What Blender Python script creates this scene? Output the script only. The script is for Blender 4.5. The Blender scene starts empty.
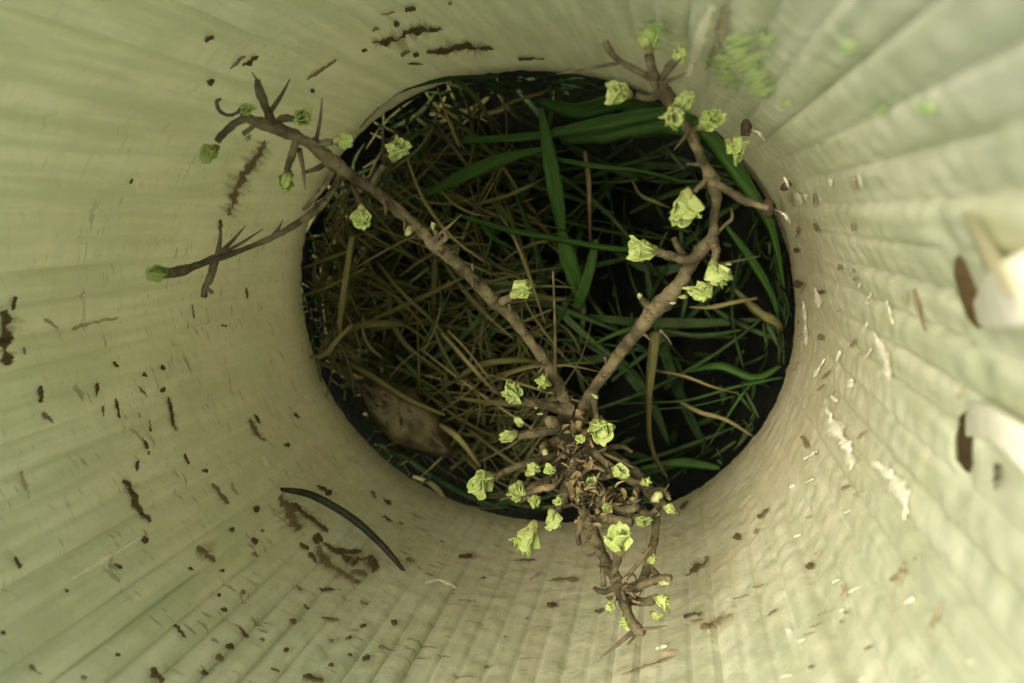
import bpy, bmesh, math, random
from mathutils import Vector, Matrix, noise
random.seed(7)
C = bpy.context.scene.collection
scn = bpy.context.scene

# ------------------------------------------------------------------ camera, light, exposure
F = 900.0                                   # focal length in pixels of a 1024 wide picture
CAM = Vector((0.035048, 0.022824, 0.235))
ROT = Matrix(((0.984781, -0.012032, 0.173381), (-0.012032, 0.990487, 0.137079), (-0.173381, -0.137079, 0.975268)))
cam_d = bpy.data.cameras.new('camera'); cam = bpy.data.objects.new('camera', cam_d); C.objects.link(cam)
cam.matrix_world = Matrix.Translation(CAM) @ ROT.to_4x4()
cam_d.sensor_width = 36; cam_d.lens = 36 * F / 1024
cam_d.clip_start = 0.002; cam_d.clip_end = 400
cam_d.dof.use_dof = True; cam_d.dof.focus_distance = 0.172; cam_d.dof.aperture_fstop = 24
scn.camera = cam
w = bpy.data.worlds.new('World'); scn.world = w; w.use_nodes = True
nt = w.node_tree; bg = nt.nodes['Background']
sky = nt.nodes.new('ShaderNodeTexSky'); sky.sky_type = 'NISHITA'; sky.sun_disc = False
SUN_EL, SUN_AZ = math.radians(66), math.radians(148)      # azimuth: direction the sun stands in, from +x
sky.sun_elevation = SUN_EL; sky.sun_rotation = math.radians(90) - SUN_AZ
sky.air_density = 1.0; sky.dust_density = 4.0; sky.ozone_density = 1.0
nt.links.new(sky.outputs[0], bg.inputs[0]); bg.inputs[1].default_value = 0.12
sl = bpy.data.lights.new('sun', 'SUN'); sl.energy = 3.2; sl.angle = math.radians(34); sl.color = (1, .935, .76)
so = bpy.data.objects.new('sun', sl); C.objects.link(so)
sd = Vector((math.cos(SUN_EL) * math.cos(SUN_AZ), math.cos(SUN_EL) * math.sin(SUN_AZ), math.sin(SUN_EL)))
so.rotation_euler = sd.to_track_quat('Z', 'Y').to_euler(); so.location = sd * 2
scn.view_settings.view_transform = 'Standard'; scn.view_settings.look = 'None'
scn.view_settings.exposure = 1.13; scn.view_settings.gamma = 1
scn.cycles.max_bounces = 12; scn.cycles.diffuse_bounces = 8; scn.cycles.transmission_bounces = 8
scn.cycles.use_denoising = True

# ------------------------------------------------------------------ geometry of the guard
FC = (0.0633370, 0, 0, 3.0469e-3, -1.72395e-3, 6.35e-5, -6.8e-6, -3.777e-4, -5.337e-5)
def RR(th):
    r = FC[0]
    for k in (1, 2, 3, 4): r += FC[2*k-1] * math.cos(k*th) + FC[2*k] * math.sin(k*th)
    return r
TOP = 0.212
def ray(u, v): return ROT @ Vector(((u - 512) / F, -(v - 341.5) / F, -1))
def P(u, v, zmm):                                        # a point on the line of sight at a height in mm
    r = ray(u, v); t = (zmm / 1000 - CAM.z) / r.z
    return CAM + r * t
def W(u, v, off=0.0):                                    # a point on the inside of the guard
    r = ray(u, v); lo, hi = 0.0, 3.0
    def inside(t):
        q = CAM + r * t
        return math.hypot(q.x, q.y) < RR(math.atan2(q.y, q.x)) - off
    t = 0.0
    while inside(t) and t < 3: t += 0.004
    lo, hi = t - 0.004, t
    for _ in range(18):
        m = (lo + hi) / 2
        if inside(m): lo = m
        else: hi = m
    return CAM + r * lo
def sz(p):
    return math.atan2(p.y, p.x), p.z
def pxsize(p): return -((ROT.transposed() @ (p - CAM)).z) / F     # metres per pixel at a point

# ------------------------------------------------------------------ helpers
def mesh_obj(name, verts, faces, mat, parent=None, smooth=True, uvs=None):
    me = bpy.data.meshes.new(name); me.from_pydata([tuple(v) for v in verts], [], faces)
    if uvs:
        ul = me.uv_layers.new(name='UVMap')
        for l in me.loops: ul.data[l.index].uv = uvs[l.vertex_index]
    if smooth: me.polygons.foreach_set('use_smooth', [True] * len(me.polygons))
    me.materials.append(mat); me.update()
    o = bpy.data.objects.new(name, me); C.objects.link(o)
    if parent: o.parent = parent
    return o
def tag(o, label=None, cat=None, group=None, kind=None):
    if label: o['label'] = label
    if cat: o['category'] = cat
    if group: o['group'] = group
    if kind: o['kind'] = kind
    return o
def empty(name, loc):
    o = bpy.data.objects.new(name, None); C.objects.link(o); o.location = loc; o.empty_display_size = .005
    return o
def shift(verts, loc): return [Vector(v) - loc for v in verts]
def catmull(pts, n=5):
    out = []
    L = len(pts)
    for i in range(L - 1):
        p0 = pts[max(i-1, 0)]; p1 = pts[i]; p2 = pts[i+1]; p3 = pts[min(i+2, L-1)]
        for k in range(n):
            t = k / n
            out.append([0.5 * ((2*b) + (-a+c)*t + (2*a-5*b+4*c-d)*t*t + (-a+3*b-3*c+d)*t**3) for a, b, c, d in zip(p0, p1, p2, p3)])
    out.append(list(pts[-1]))
    return out
class MB:
    def __init__(s): s.v = []; s.f = []; s.uv = []
    def tube(s, pts, rad, n=8, lump=0.0, cap=True, seed=0.0, step=4):
        ctrl = [[*p, r] for p, r in zip(pts, rad)]
        path = catmull(ctrl, step)
        base = len(s.v); prev = None; L = 0
        for i, q in enumerate(path):
            p = Vector(q[:3]); r = max(q[3], 5e-5)
            a = Vector(path[max(i-1, 0)][:3]); b = Vector(path[min(i+1, len(path)-1)][:3])
            if i: L += (p - Vector(path[i-1][:3])).length
            t = (b - a).normalized()
            if prev is None: prev = t.orthogonal().normalized()
            nrm = (prev - t * prev.dot(t)).normalized(); prev = nrm; bi = t.cross(nrm)
            for k in range(n):
                an = 2*math.pi*k/n
                d = nrm*math.cos(an) + bi*math.sin(an)
                rr = r * (1 + lump * (noise.noise(Vector((p.x*900, p.y*900, p.z*900)) + d*1.3 + Vector((seed, 0, 0)))
                                      + .5*noise.noise(Vector((L*800, seed*3, k*.35)))))
                s.v.append(p + d*rr); s.uv.append((k/n, L*100))
        for i in range(len(path)-1):
            for k in range(n):
                a = base+i*n+k; b = base+i*n+(k+1) % n
                s.f.append((a, b, b+n, a+n))
        if cap:
            s.f.append(tuple(base+k for k in range(n))[::-1]); e = base+(len(path)-1)*n
            s.f.append(tuple(e+k for k in range(n)))
    def ribbon(s, pts, wid, fold=0.25, twist=0.0, jit=0.0, seed=0, step=5, up=None):
        ctrl = [[*p, r] for p, r in zip(pts, wid)]
        path = catmull(ctrl, step); base = len(s.v); L = 0
        for i, q in enumerate(path):
            p = Vector(q[:3]); hw = q[3] / 2
            a = Vector(path[max(i-1, 0)][:3]); b = Vector(path[min(i+1, len(path)-1)][:3])
            t = (b - a).normalized()
            if i: L += (p - Vector(path[i-1][:3])).length
            u = up if up else Vector((.15*math.sin(seed*7), .15*math.cos(seed*5), 1))
            side = t.cross(u)
            side = side.normalized() if side.length > 1e-4 else t.orthogonal().normalized()
            if twist: side = Matrix.Rotation(twist*(i/len(path)-.5) + seed, 3, t) @ side
            nn = side.cross(t).normalized()
            hw *= 1 + jit*noise.noise(Vector((L*800, seed*9.1, 0)))
            th = max(abs(hw)*.10, 4e-5)
            for kx, off in ((-1, 0), (-.5, -fold*.7), (0, -fold), (.5, -fold*.7), (1, 0)):
                s.v.append(p + side*hw*kx + nn*hw*off); s.uv.append((kx*.5+.5, L*100))
            for kx, off in ((.5, -fold*.7), (0, -fold), (-.5, -fold*.7)):
                s.v.append(p + side*hw*kx + nn*(hw*off - th)); s.uv.append((kx*.5+.5, L*100))
        m = 8
        for i in range(len(path)-1):
            for k in range(m):
                a = base+i*m+k; b = base+i*m+(k+1) % m
                s.f.append((a, b, b+m, a+m))
        s.f.append(tuple(base+k for k in range(m))[::-1]); e = base+(len(path)-1)*m
        s.f.append(tuple(e+k for k in range(m)))
    def blob(s, c, rx, seed=0, n=8, rings=5, sq=(1, 1, 1), rot=None, lump=.25):
        base = len(s.v); rot = rot or Matrix.Identity(3)
        s.v.append(c + rot @ Vector((0, 0, rx*sq[2]))); s.uv.append((0, 0))
        for i in range(1, rings):
            ph = math.pi*i/rings
            for k in range(n):
                th = 2*math.pi*k/n
                d = Vector((math.sin(ph)*math.cos(th), math.sin(ph)*math.sin(th), math.cos(ph)))
                rr = rx*(1+lump*noise.noise(d*1.7+Vector((seed*3.3, 0, 0))))
                s.v.append(c + rot @ Vector((d.x*sq[0], d.y*sq[1], d.z*sq[2]))*rr); s.uv.append((k/n, i/rings))
        s.v.append(c - rot @ Vector((0, 0, rx*sq[2]))); s.uv.append((0, 1))
        for k in range(n): s.f.append((base, base+1+k, base+1+(k+1) % n))
        for i in range(rings-2):
            for k in range(n):
                a = base+1+i*n+k; b = base+1+i*n+(k+1) % n
                s.f.append((a, a+n, b+n, b))
        e = len(s.v)-1; q = base+1+(rings-2)*n
        for k in range(n): s.f.append((e, q+(k+1) % n, q+k))
    def build(s, name, mat, parent=None, origin=None, smooth=True):
        v = s.v
        if origin is not None: v = shift(v, origin)
        elif parent is not None:
            base = Vector((0, 0, 0)); p = parent
            while p: base += p.location; p = p.parent
            v = shift(v, base)
        o = mesh_obj(name, v, s.f, mat, parent, smooth, s.uv)
        if origin is not None: o.location = origin
        return o

# ------------------------------------------------------------------ materials
def mat(name):
    m = bpy.data.materials.new(name); m.use_nodes = True; n = m.node_tree
    for x in list(n.nodes): n.nodes.remove(x)
    o = n.nodes.new('ShaderNodeOutputMaterial')
    return m, n, o
class N:
    def __init__(s, nt): s.n = nt
    def new(s, t, **k):
        x = s.n.nodes.new(t)
        for a, b in k.items(): setattr(x, a, b)
        return x
    def l(s, a, b): s.n.links.new(a, b)
    def noise(s, vec, scale, detail=4, rough=.55, dist=0, sx=1, sy=1, szz=1):
        if (sx, sy, szz) != (1, 1, 1):
            mp = s.new('ShaderNodeMapping'); s.l(vec, mp.inputs[0]); mp.inputs['Scale'].default_value = (sx, sy, szz); vec = mp.outputs[0]
        x = s.new('ShaderNodeTexNoise'); s.l(vec, x.inputs['Vector']); x.inputs['Scale'].default_value = scale
        x.inputs['Detail'].default_value = detail; x.inputs['Roughness'].default_value = rough; x.inputs['Distortion'].default_value = dist
        return x.outputs['Fac']
    def ramp(s, fac, stops):
        r = s.new('ShaderNodeValToRGB'); s.l(fac, r.inputs[0]); e = r.color_ramp.elements
        while len(e) < len(stops): e.new(.5)
        for q, (p, c) in zip(e, stops):
            q.position = p; q.color = (*c, 1) if len(c) == 3 else c
        return r.outputs[0]
    def rng(s, fac, a, b, c=0, d=1):
        r = s.new('ShaderNodeMapRange'); r.interpolation_type = 'SMOOTHSTEP'; s.l(fac, r.inputs[0])
        for i, x in enumerate((a, b, c, d)): r.inputs[i+1].default_value = x
        return r.outputs[0]
    def mix(s, fac, a, b, mode='MIX'):
        m = s.new('ShaderNodeMix', data_type='RGBA', blend_type=mode)
        if isinstance(fac, float): m.inputs[0].default_value = fac
        else: s.l(fac, m.inputs[0])
        for i, x in ((6, a), (7, b)):
            if isinstance(x, tuple): m.inputs[i].default_value = (*x, 1)
            else: s.l(x, m.inputs[i])
        return m.outputs[2]
    def m(s, op, a, b=None):
        x = s.new('ShaderNodeMath', operation=op)
        for i, y in ((0, a), (1, b)):
            if y is None: continue
            if isinstance(y, (int, float)): x.inputs[i].default_value = y
            else: s.l(y, x.inputs[i])
        return x.outputs[0]

def plastic_mat():
    m, n, out = mat('weathered_plastic'); k = N(n)
    tc = k.new('ShaderNodeTexCoord'); uv = tc.outputs['UV']             # uv: centimetres round the wall, centimetres up
    sep = k.new('ShaderNodeSeparateXYZ'); k.l(uv, sep.inputs[0]); z = sep.outputs[1]
    sepo = k.new('ShaderNodeSeparateXYZ'); k.l(tc.outputs['Object'], sepo.inputs[0])
    big = k.noise(uv, .35, 3); med = k.noise(uv, 1.3, 5); fine = k.noise(uv, 9, 6, .65)
    streak = k.noise(uv, 2.2, 3, .5, 0, 1.6, .12)                      # runs up and down with the flutes
    bands = k.noise(uv, 1.0, 3, .5, 0, .10, 2.6)                       # weak rings round the wall
    col = k.mix(k.rng(streak, .36, .66), (.61, .65, .455), (.82, .83, .645))
    col = k.mix(k.rng(bands, .4, .68, 0, .3), col, (.58, .61, .45))
    # splashed soil film: heaviest near the ground
    zz = k.m('ADD', z, k.m('MULTIPLY', k.m('SUBTRACT', big, .5), 14.0))
    film = k.m('MULTIPLY', k.rng(zz, 15.5, 1.0), k.rng(med, .25, .75, .6, 1.0))
    ob = k.new('ShaderNodeSeparateXYZ'); k.l(tc.outputs['Object'], ob.inputs[0])
    film = k.m('MULTIPLY', film, k.rng(ob.outputs[1], .055, -.015, .35, 1.0))
    col = k.mix(k.m('MULTIPLY', film, .9), col, (.66, .56, .36))
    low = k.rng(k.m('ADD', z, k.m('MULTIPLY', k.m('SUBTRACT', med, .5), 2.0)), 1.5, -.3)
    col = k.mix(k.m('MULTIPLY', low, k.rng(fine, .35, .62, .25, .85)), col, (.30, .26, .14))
    # algae: pale green bloom in patches
    alg = k.rng(k.noise(uv, .55, 4, .6, .3), .55, .72, 0, .25)
    col = k.mix(alg, col, (.42, .55, .24))
    # little circumferential dirt dashes
    dash = k.noise(uv, 4.2, 3, .55, .25, .5, 1.7)
    dm = k.m('MULTIPLY', k.rng(dash, .565, .66), k.rng(med, .42, .56))
    dm = k.m('MULTIPLY', dm, k.rng(sepo.outputs[0], -.01, .05, 1.0, .2))
    dm = k.m('MULTIPLY', dm, k.rng(k.noise(uv, .8, 2), .38, .58, .1, 1))
    dm = k.m('MULTIPLY', dm, k.rng(sepo.outputs[1], .05, .0, .15, 1.0))
    dm = k.m('MULTIPLY', dm, k.rng(z, 17, 9))
    col = k.mix(k.m('MULTIPLY', dm, .75), col, (.17, .125, .06))
    sp = k.noise(uv, 12, 3, .6, .3, .6, 1.5)
    sm_ = k.m('MULTIPLY', k.m('MULTIPLY', k.rng(sp, .62, .70), k.rng(big, .35, .6)), k.rng(z, 16, 6))
    col = k.mix(k.m('MULTIPLY', sm_, .7), col, (.16, .115, .055))
    cl = k.m('MULTIPLY', k.rng(k.noise(uv, 7, 4, .6, .5), .60, .70), k.rng(z, 7, 2))
    col = k.mix(k.m('MULTIPLY', cl, .6), col, (.84, .77, .58))
    grain = k.rng(fine, .3, .75, .86, 1.08)
    col = k.mix(1.0, col, k.mix(grain, (.80, .80, .78), (1.06, 1.06, 1.04)), 'MULTIPLY')
    bl = k.new('ShaderNodeTexVoronoi'); bl.feature = 'F1'; k.l(uv, bl.inputs['Vector']); bl.inputs['Scale'].default_value = 3.2
    rough_z = k.m('MULTIPLY', k.noise(uv, 5, 6, .62, .8), k.rng(z, 14, 1, .3, 1.0))
    bsum = k.m('ADD', k.m('MULTIPLY', rough_z, 1.0), k.m('ADD', k.m('MULTIPLY', bands, .3), k.m('MULTIPLY', fine, .12)))
    bp = k.new('ShaderNodeBump'); k.l(bsum, bp.inputs['Height']); bp.inputs['Strength'].default_value = .8; bp.inputs['Distance'].default_value = .00045
    bs = k.new('ShaderNodeBsdfPrincipled'); k.l(col, bs.inputs['Base Color']); bs.inputs['Roughness'].default_value = .5
    bs.inputs['Specular IOR Level'].default_value = .35; k.l(bp.outputs[0], bs.inputs['Normal'])
    tr = k.new('ShaderNodeBsdfTranslucent'); k.l(k.mix(.5, col, (.69, .73, .52)), tr.inputs[0]); k.l(bp.outputs[0], tr.inputs[1])
    mx = k.new('ShaderNodeMixShader'); mx.inputs[0].default_value = .36
    k.l(bs.outputs[0], mx.inputs[1]); k.l(tr.outputs[0], mx.inputs[2]); k.l(mx.outputs[0], out.inputs[0])
    return m
def simple(name, c1, c2, scale=300, rough=.8, bump=.3, dist=.0003, transl=0.0, c3=None, stretch=(1, 1, 1), spec=.25, coord='Object'):
    m, n, out = mat(name); k = N(n); tc = k.new('ShaderNodeTexCoord')
    geo = k.new('ShaderNodeObjectInfo')
    v = tc.outputs[coord]
    a = k.noise(v, scale, 4, .6, 0, *stretch); b = k.noise(v, scale*4.3, 4, .6, 0, *stretch)
    col = k.mix(k.rng(a, .35, .65), c1, c2)
    if c3: col = k.mix(k.rng(b, .55, .68), col, c3)
    bs = k.new('ShaderNodeBsdfPrincipled'); k.l(col, bs.inputs['Base Color']); bs.inputs['Roughness'].default_value = rough
    bs.inputs['Specular IOR Level'].default_value = spec
    bp = k.new('ShaderNodeBump'); k.l(b, bp.inputs['Height']); bp.inputs['Strength'].default_value = bump; bp.inputs['Distance'].default_value = dist
    k.l(bp.outputs[0], bs.inputs['Normal'])
    if transl:
        tr = k.new('ShaderNodeBsdfTranslucent'); k.l(col, tr.inputs[0])
        mx = k.new('ShaderNodeMixShader'); mx.inputs[0].default_value = transl
        k.l(bs.outputs[0], mx.inputs[1]); k.l(tr.outputs[0], mx.inputs[2]); k.l(mx.outputs[0], out.inputs[0])
    else: k.l(bs.outputs[0], out.inputs[0])
    return m
M_PL = plastic_mat()
def film(name, c1, c2, lo, hi, amax=1.0):
    m, n, out = mat(name); k = N(n); tc = k.new('ShaderNodeTexCoord'); sep = k.new('ShaderNodeSeparateXYZ'); k.l(tc.outputs['UV'], sep.inputs[0])
    ob = tc.outputs['Object']; a = k.noise(ob, 900, 4, .65); b = k.noise(ob, 2600, 3, .6)
    col = k.mix(k.rng(b, .35, .65), c1, c2)
    e = k.m('SUBTRACT', 1.0, k.m('ABSOLUTE', k.m('SUBTRACT', k.m('MULTIPLY', sep.outputs[0], 2.0), 1.0)))
    e = k.m('MULTIPLY', e, sep.outputs[1])
    al = k.rng(k.m('ADD', k.m('MULTIPLY', e, 1.0), k.m('SUBTRACT', a, .5)), lo, hi, 0, amax)
    bs = k.new('ShaderNodeBsdfPrincipled'); k.l(col, bs.inputs['Base Color']); bs.inputs['Roughness'].default_value = .9; bs.inputs['Specular IOR Level'].default_value = .1
    tr = k.new('ShaderNodeBsdfTransparent'); mx = k.new('ShaderNodeMixShader'); k.l(al, mx.inputs[0]); k.l(tr.outputs[0], mx.inputs[1]); k.l(bs.outputs[0], mx.inputs[2])
    k.l(mx.outputs[0], out.inputs[0]); return m
F_DIRT = film('dried_dirt_film', (.075, .055, .024), (.15, .11, .055), .2, .55)
F_DIRT2 = film('thin_dirt_film', (.14, .105, .05), (.25, .195, .105), .2, .65, .9)
F_HALO = film('soil_halo', (.36, .30, .17), (.48, .41, .25), .1, 1.1, .6)
F_TAN = film('soil_wash', (.33, .27, .15), (.42, .35, .21), .1, .8, .8)
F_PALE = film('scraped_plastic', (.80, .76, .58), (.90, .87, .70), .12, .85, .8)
F_ALGA = film('algae_bloom', (.42, .56, .20), (.56, .68, .32), .05, .9, .85)
M_BARK = simple('hawthorn_bark', (.042, .035, .016), (.15, .122, .062), 170, .8, .8, .0006, 0, (.04, .03, .014))
M_THORN = simple('thorn_brown', (.05, .04, .02), (.12, .095, .048), 300, .65)
M_TIP = simple('dry_bud_scale', (.11, .08, .035), (.25, .19, .09), 500, .8)
M_BUDB = simple('bud_base', (.10, .09, .03), (.26, .27, .09), 500, .7)
M_LEAF = simple('young_leaf', (.40, .50, .13), (.56, .63, .24), 420, .55, .3, .0003, .42, (.66, .70, .36))
M_PALE = simple('pale_bud', (.24, .26, .09), (.50, .50, .25), 900, .7, .6, .0003, .2)
M_WHITE = simple('pale_scuff', (.72, .68, .50), (.88, .85, .70), 600, .7)
M_DIRT = simple('dried_dirt', (.075, .05, .022), (.15, .105, .05), 400, .95, .6, .0004)
M_DIRT2 = simple('thin_dried_dirt', (.16, .115, .055), (.26, .2, .105), 400, .95, .6, .0004, 0, (.09, .06, .03))
M_TAN = simple('thin_soil_film', (.30, .24, .13), (.40, .33, .19), 400, .95, .4, .0003)
M_GRASS = simple('grass_green', (.032, .088, .013), (.075, .17, .03), 9, .5, .6, .0003, .25, (.075, .12, .03), (1.3, .10, 1), .3, 'UV')
M_GRASS2 = simple('grass_olive', (.06, .09, .022), (.10, .13, .038), 150, .6, .3, .0002, .2)
M_STRAW = simple('dry_straw', (.20, .175, .065), (.36, .31, .14), 7, .75, .3, .0002, .1, (.05, .045, .02), (1.2, .25, 1), .2, 'UV')
M_STRAW2 = simple('dull_straw', (.095, .095, .032), (.18, .165, .062), 7, .8, .3, .0002, .1, (.05, .045, .02), (1.2, .25, 1), .2, 'UV')  # duller, darker straw tone
M_RED = simple('rusty_stalk', (.12, .07, .035), (.2, .13, .07), 300, .8)
M_DEAD = simple('dead_leaf', (.10, .085, .038), (.22, .185, .09), 110, .85, 1, .0015, 0, (.03, .027, .012))
M_SHADE = simple('shaded_grass', (.022, .045, .010), (.045, .08, .02), 150, .7, .3, .0002, .15)  # darker copy of the grass green, with the shade of the hole in its colour
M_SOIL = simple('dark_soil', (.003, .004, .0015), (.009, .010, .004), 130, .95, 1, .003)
M_BLACK = simple('dull_black_plastic', (.018, .019, .010), (.035, .035, .02), 400, .6, .3, .0001)
M_STAKE = simple('stake_wood', (.36, .23, .13), (.52, .37, .22), 60, .85, .5, .0006, 0, None, (1, 1, .12))
M_TIE = simple('white_strap', (.84, .81, .66), (.93, .90, .78), 160, .6, .5, .0006, .25)
M_HUSK = simple('dark_husk', (.05, .035, .02), (.11, .08, .045), 600, .6)

# ------------------------------------------------------------------ ground: one sheet, sunk under the guard
def ground():
    rings = [0, .01, .02, .03, .04, .05, .06, .066, .071, .076, .085, .1, .13, .18, .3, .6, 1.5, 5, 20, 100, 300]
    n = 72; v = [Vector((0, 0, -.052))]; uv = [(0, 0)]; f = []
    for r in rings[1:]:
        for k in range(n):
            th = 2*math.pi*k/n; R0 = RR(th)/.0633
            rr = r*(R0 if r < .2 else 1)
            x, y = rr*math.cos(th), rr*math.sin(th)
            if r <= .06: z = -.052 + .022*noise.noise(Vector((x*55, y*55, 1))) + .006*noise.noise(Vector((x*200, y*200, 4)))
            elif r <= .071: z = -.045 + (r-.06)*2.0
            elif r <= .09: z = .008 + .01*noise.noise(Vector((x*60, y*60, 2)))
            else: z = .012 + .008*noise.noise(Vector((x*20, y*20, 2)))
            v.append(Vector((x, y, z))); uv.append((x, y))
    m = len(rings)-1
    for k in range(n): f.append((0, 1+k, 1+(k+1) % n))
    for i in range(m-1):
        for k in range(n):
            a = 1+i*n+k; b = 1+i*n+(k+1) % n; f.append((a, a+n, b+n, b))
    return tag(mesh_obj('ground', v, f, M_SOIL, None, True, uv), 'dark soil at the bottom of the guard', None, None, 'structure')
ground()

# ------------------------------------------------------------------ tree guard
guard = empty('tree_guard', (0, 0, 0))
tag(guard, 'pale corrugated plastic tree guard wall around the grassy hole, splashed with dirt', 'tree guard')
SLOTS = [[(961, 253), (969, 262), (977, 285), (984, 308), (989, 326), (978, 329), (968, 318), (960, 298), (954, 276), (955, 260)],
         [(965, 411), (974, 408), (976, 425), (976, 445), (975, 465), (970, 474), (964, 470), (958, 460), (957, 438), (959, 418)]]

R0 = .0633
def slot_at(off): return [[(t*R0, z) for t, z in (sz(W(u, v, off)) for u, v in s_)] for s_ in SLOTS]
slot_in, slot_out = slot_at(.0005), slot_at(-.0026)
def inpoly(x, y, poly):
    c = False; j = len(poly)-1
    for i in range(len(poly)):
        xi, yi = poly[i]; xj, yj = poly[j]
        if (yi > y) != (yj > y) and x < (xj-xi)*(y-yi)/(yj-yi)+xi: c = not c
        j = i
    return c
def nearest(x, y, poly):
    best = None
    for i in range(len(poly)):
        ax, ay = poly[i-1]; bx, by = poly[i]
        dx, dy = bx-ax, by-ay; t = max(0, min(1, ((x-ax)*dx+(y-ay)*dy)/(dx*dx+dy*dy)))
        px, py = ax+dx*t, ay+dy*t; d = (px-x)**2+(py-y)**2
        if best is None or d < best[0]: best = (d, px, py)
    return best[1], best[2]
SLB = [(sum(p[0] for p in q)/len(q), sum(p[1] for p in q)/len(q), max(abs(p[0]-q[0][0]) for p in q)*.5+.0005, max(abs(p[1]-q[0][1]) for p in q)*.5+.0005) for q in slot_in]
NFL = 82
rf = random.Random(3)
fl_off = [rf.uniform(-.0004, .0004) for _ in range(NFL)]
fl_amp = [rf.uniform(.7, 1.7) for _ in range(NFL)]
fl_tilt = [rf.uniform(-.0003, .0012) for _ in range(NFL)]
def wall_r(th, z):
    x = (th/(2*math.pi)) % 1.0 * NFL
    x += .06*noise.noise(Vector((math.cos(th)*2.2, math.sin(th)*2.2, z*6)))
    i = int(x) % NFL; t = x - int(x)
    prof = 1 - abs(2*t-1)**5                               # flat flutes with a narrow crease between
    fade = .16 + .84*min(1, max(0, (z-.025)/.085))
    local = .85+.35*noise.noise(Vector((i*3.7, z*14, 2)))
    q = 1.0
    for cs, cz, hs, hz in SLB: q = min(q, max(0.0, math.hypot((th*R0-cs)/hs, (z-cz)/hz)-1.35)/.8)
    fade *= q; base_ = (1-q)*.0005
    r = RR(th) - base_
    r -= (-0.0+.00085*fl_amp[i]*prof*local + fl_off[i]*local + fl_tilt[i]*(t-.5))*fade
    r += .0003*noise.noise(Vector((math.cos(th)*2.5, math.sin(th)*2.5, z*9)))
    r += .00022*noise.noise(Vector((math.cos(th)*22, math.sin(th)*22, z*260)))
    return r
def wall():
    nt_, nz = NFL*12, 230
    zs = [TOP*(j/nz) for j in range(nz+1)]
    v = []; f = []; uv = []
    def sheet(NT, NZ, rfun, slot_sz):
        base = len(v)
        pos = []
        for j in range(NZ+1):
            for i in range(NT+1):
                th = -math.pi + 2*math.pi*i/NT; pos.append([th*R0, TOP*j/NZ])
        dead = set()
        for (poly) in slot_sz:
            x0 = min(p[0] for p in poly)-.003; x1 = max(p[0] for p in poly)+.003
            y0 = min(p[1] for p in poly)-.003; y1 = max(p[1] for p in poly)+.003
            loc = set()
            for j in range(NZ):
                if not (y0 < TOP*j/NZ < y1): continue
                for i in range(NT):
                    cx = (-math.pi + 2*math.pi*(i+.5)/NT)*R0; cy = TOP*(j+.5)/NZ
                    if x0 < cx < x1 and inpoly(cx, cy, poly): loc.add((i, j))
            cnt = {}
            for i, j in loc:
                for a, b in ((i, j), (i+1, j), (i, j+1), (i+1, j+1)): cnt[(a, b)] = cnt.get((a, b), 0)+1
            for (a, b), c in cnt.items():
                if c < 4:
                    q = pos[b*(NT+1)+a]; q[0], q[1] = nearest(q[0], q[1], poly)
            dead |= loc
        for s_, z in pos:
            th = s_/R0; r = rfun(th, z); v.append(Vector((r*math.cos(th), r*math.sin(th), z))); uv.append((s_*100, z*100))
        for j in range(NZ):
            for i in range(NT):
                if (i, j) in dead: continue
                a = base+j*(NT+1)+i; f.append((a, a+NT+1, a+NT+2, a+1))
        return base, NT, NZ
    b0, n0, z0 = sheet(nt_, nz, wall_r, slot_in)
    v1, f1, uv1 = v[:], f[:], uv[:]
    mesh_obj('inner_wall', v1, f1, M_PL, guard, True, uv1)
    v.clear(); f.clear(); uv.clear()
    sheet(760, 300, lambda th, z: RR(th)+.0026, slot_out)
    ov, of, ouv = v[:], f[:], uv[:]
    # rims
    for zz in (0, TOP):
        base = len(ov); n = nt_
        for i in range(n+1):
            th = -math.pi+2*math.pi*i/n
            for r in (wall_r(th, zz), RR(th)+.0026):
                ov.append(Vector((r*math.cos(th), r*math.sin(th), zz+(.0001 if zz else -.0001)))); ouv.append((th*6.33, zz*100))
        for i in range(n): a = base+2*i; of.append((a, a+1, a+3, a+2))
    # cut edges of the slots
    for pi_, po_ in zip(slot_in, slot_out):
        base = len(ov); m_ = len(pi_)
        for a_, b_ in zip(pi_, po_):
            for (s_, z), dr in ((a_, -.0005), (b_, .0027)):
                th = s_/R0; r = RR(th)+dr
                ov.append(Vector((r*math.cos(th), r*math.sin(th), z))); ouv.append((s_*100, z*100))
        for i in range(m_): a = base+2*i; b = base+2*((i+1) % m_); of.append((a, a+1, b+1, b))
    mesh_obj('outer_wall', ov, of, M_PL, guard, True, ouv)
wall()

def WR(u, v, off):                                       # just above the real, fluted surface
    o_ = .0006
    for _ in range(3):
        p = W(u, v, o_+off); th = math.atan2(p.y, p.x); o_ = RR(th) - wall_r(th, p.z)
    return W(u, v, o_+off)
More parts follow.
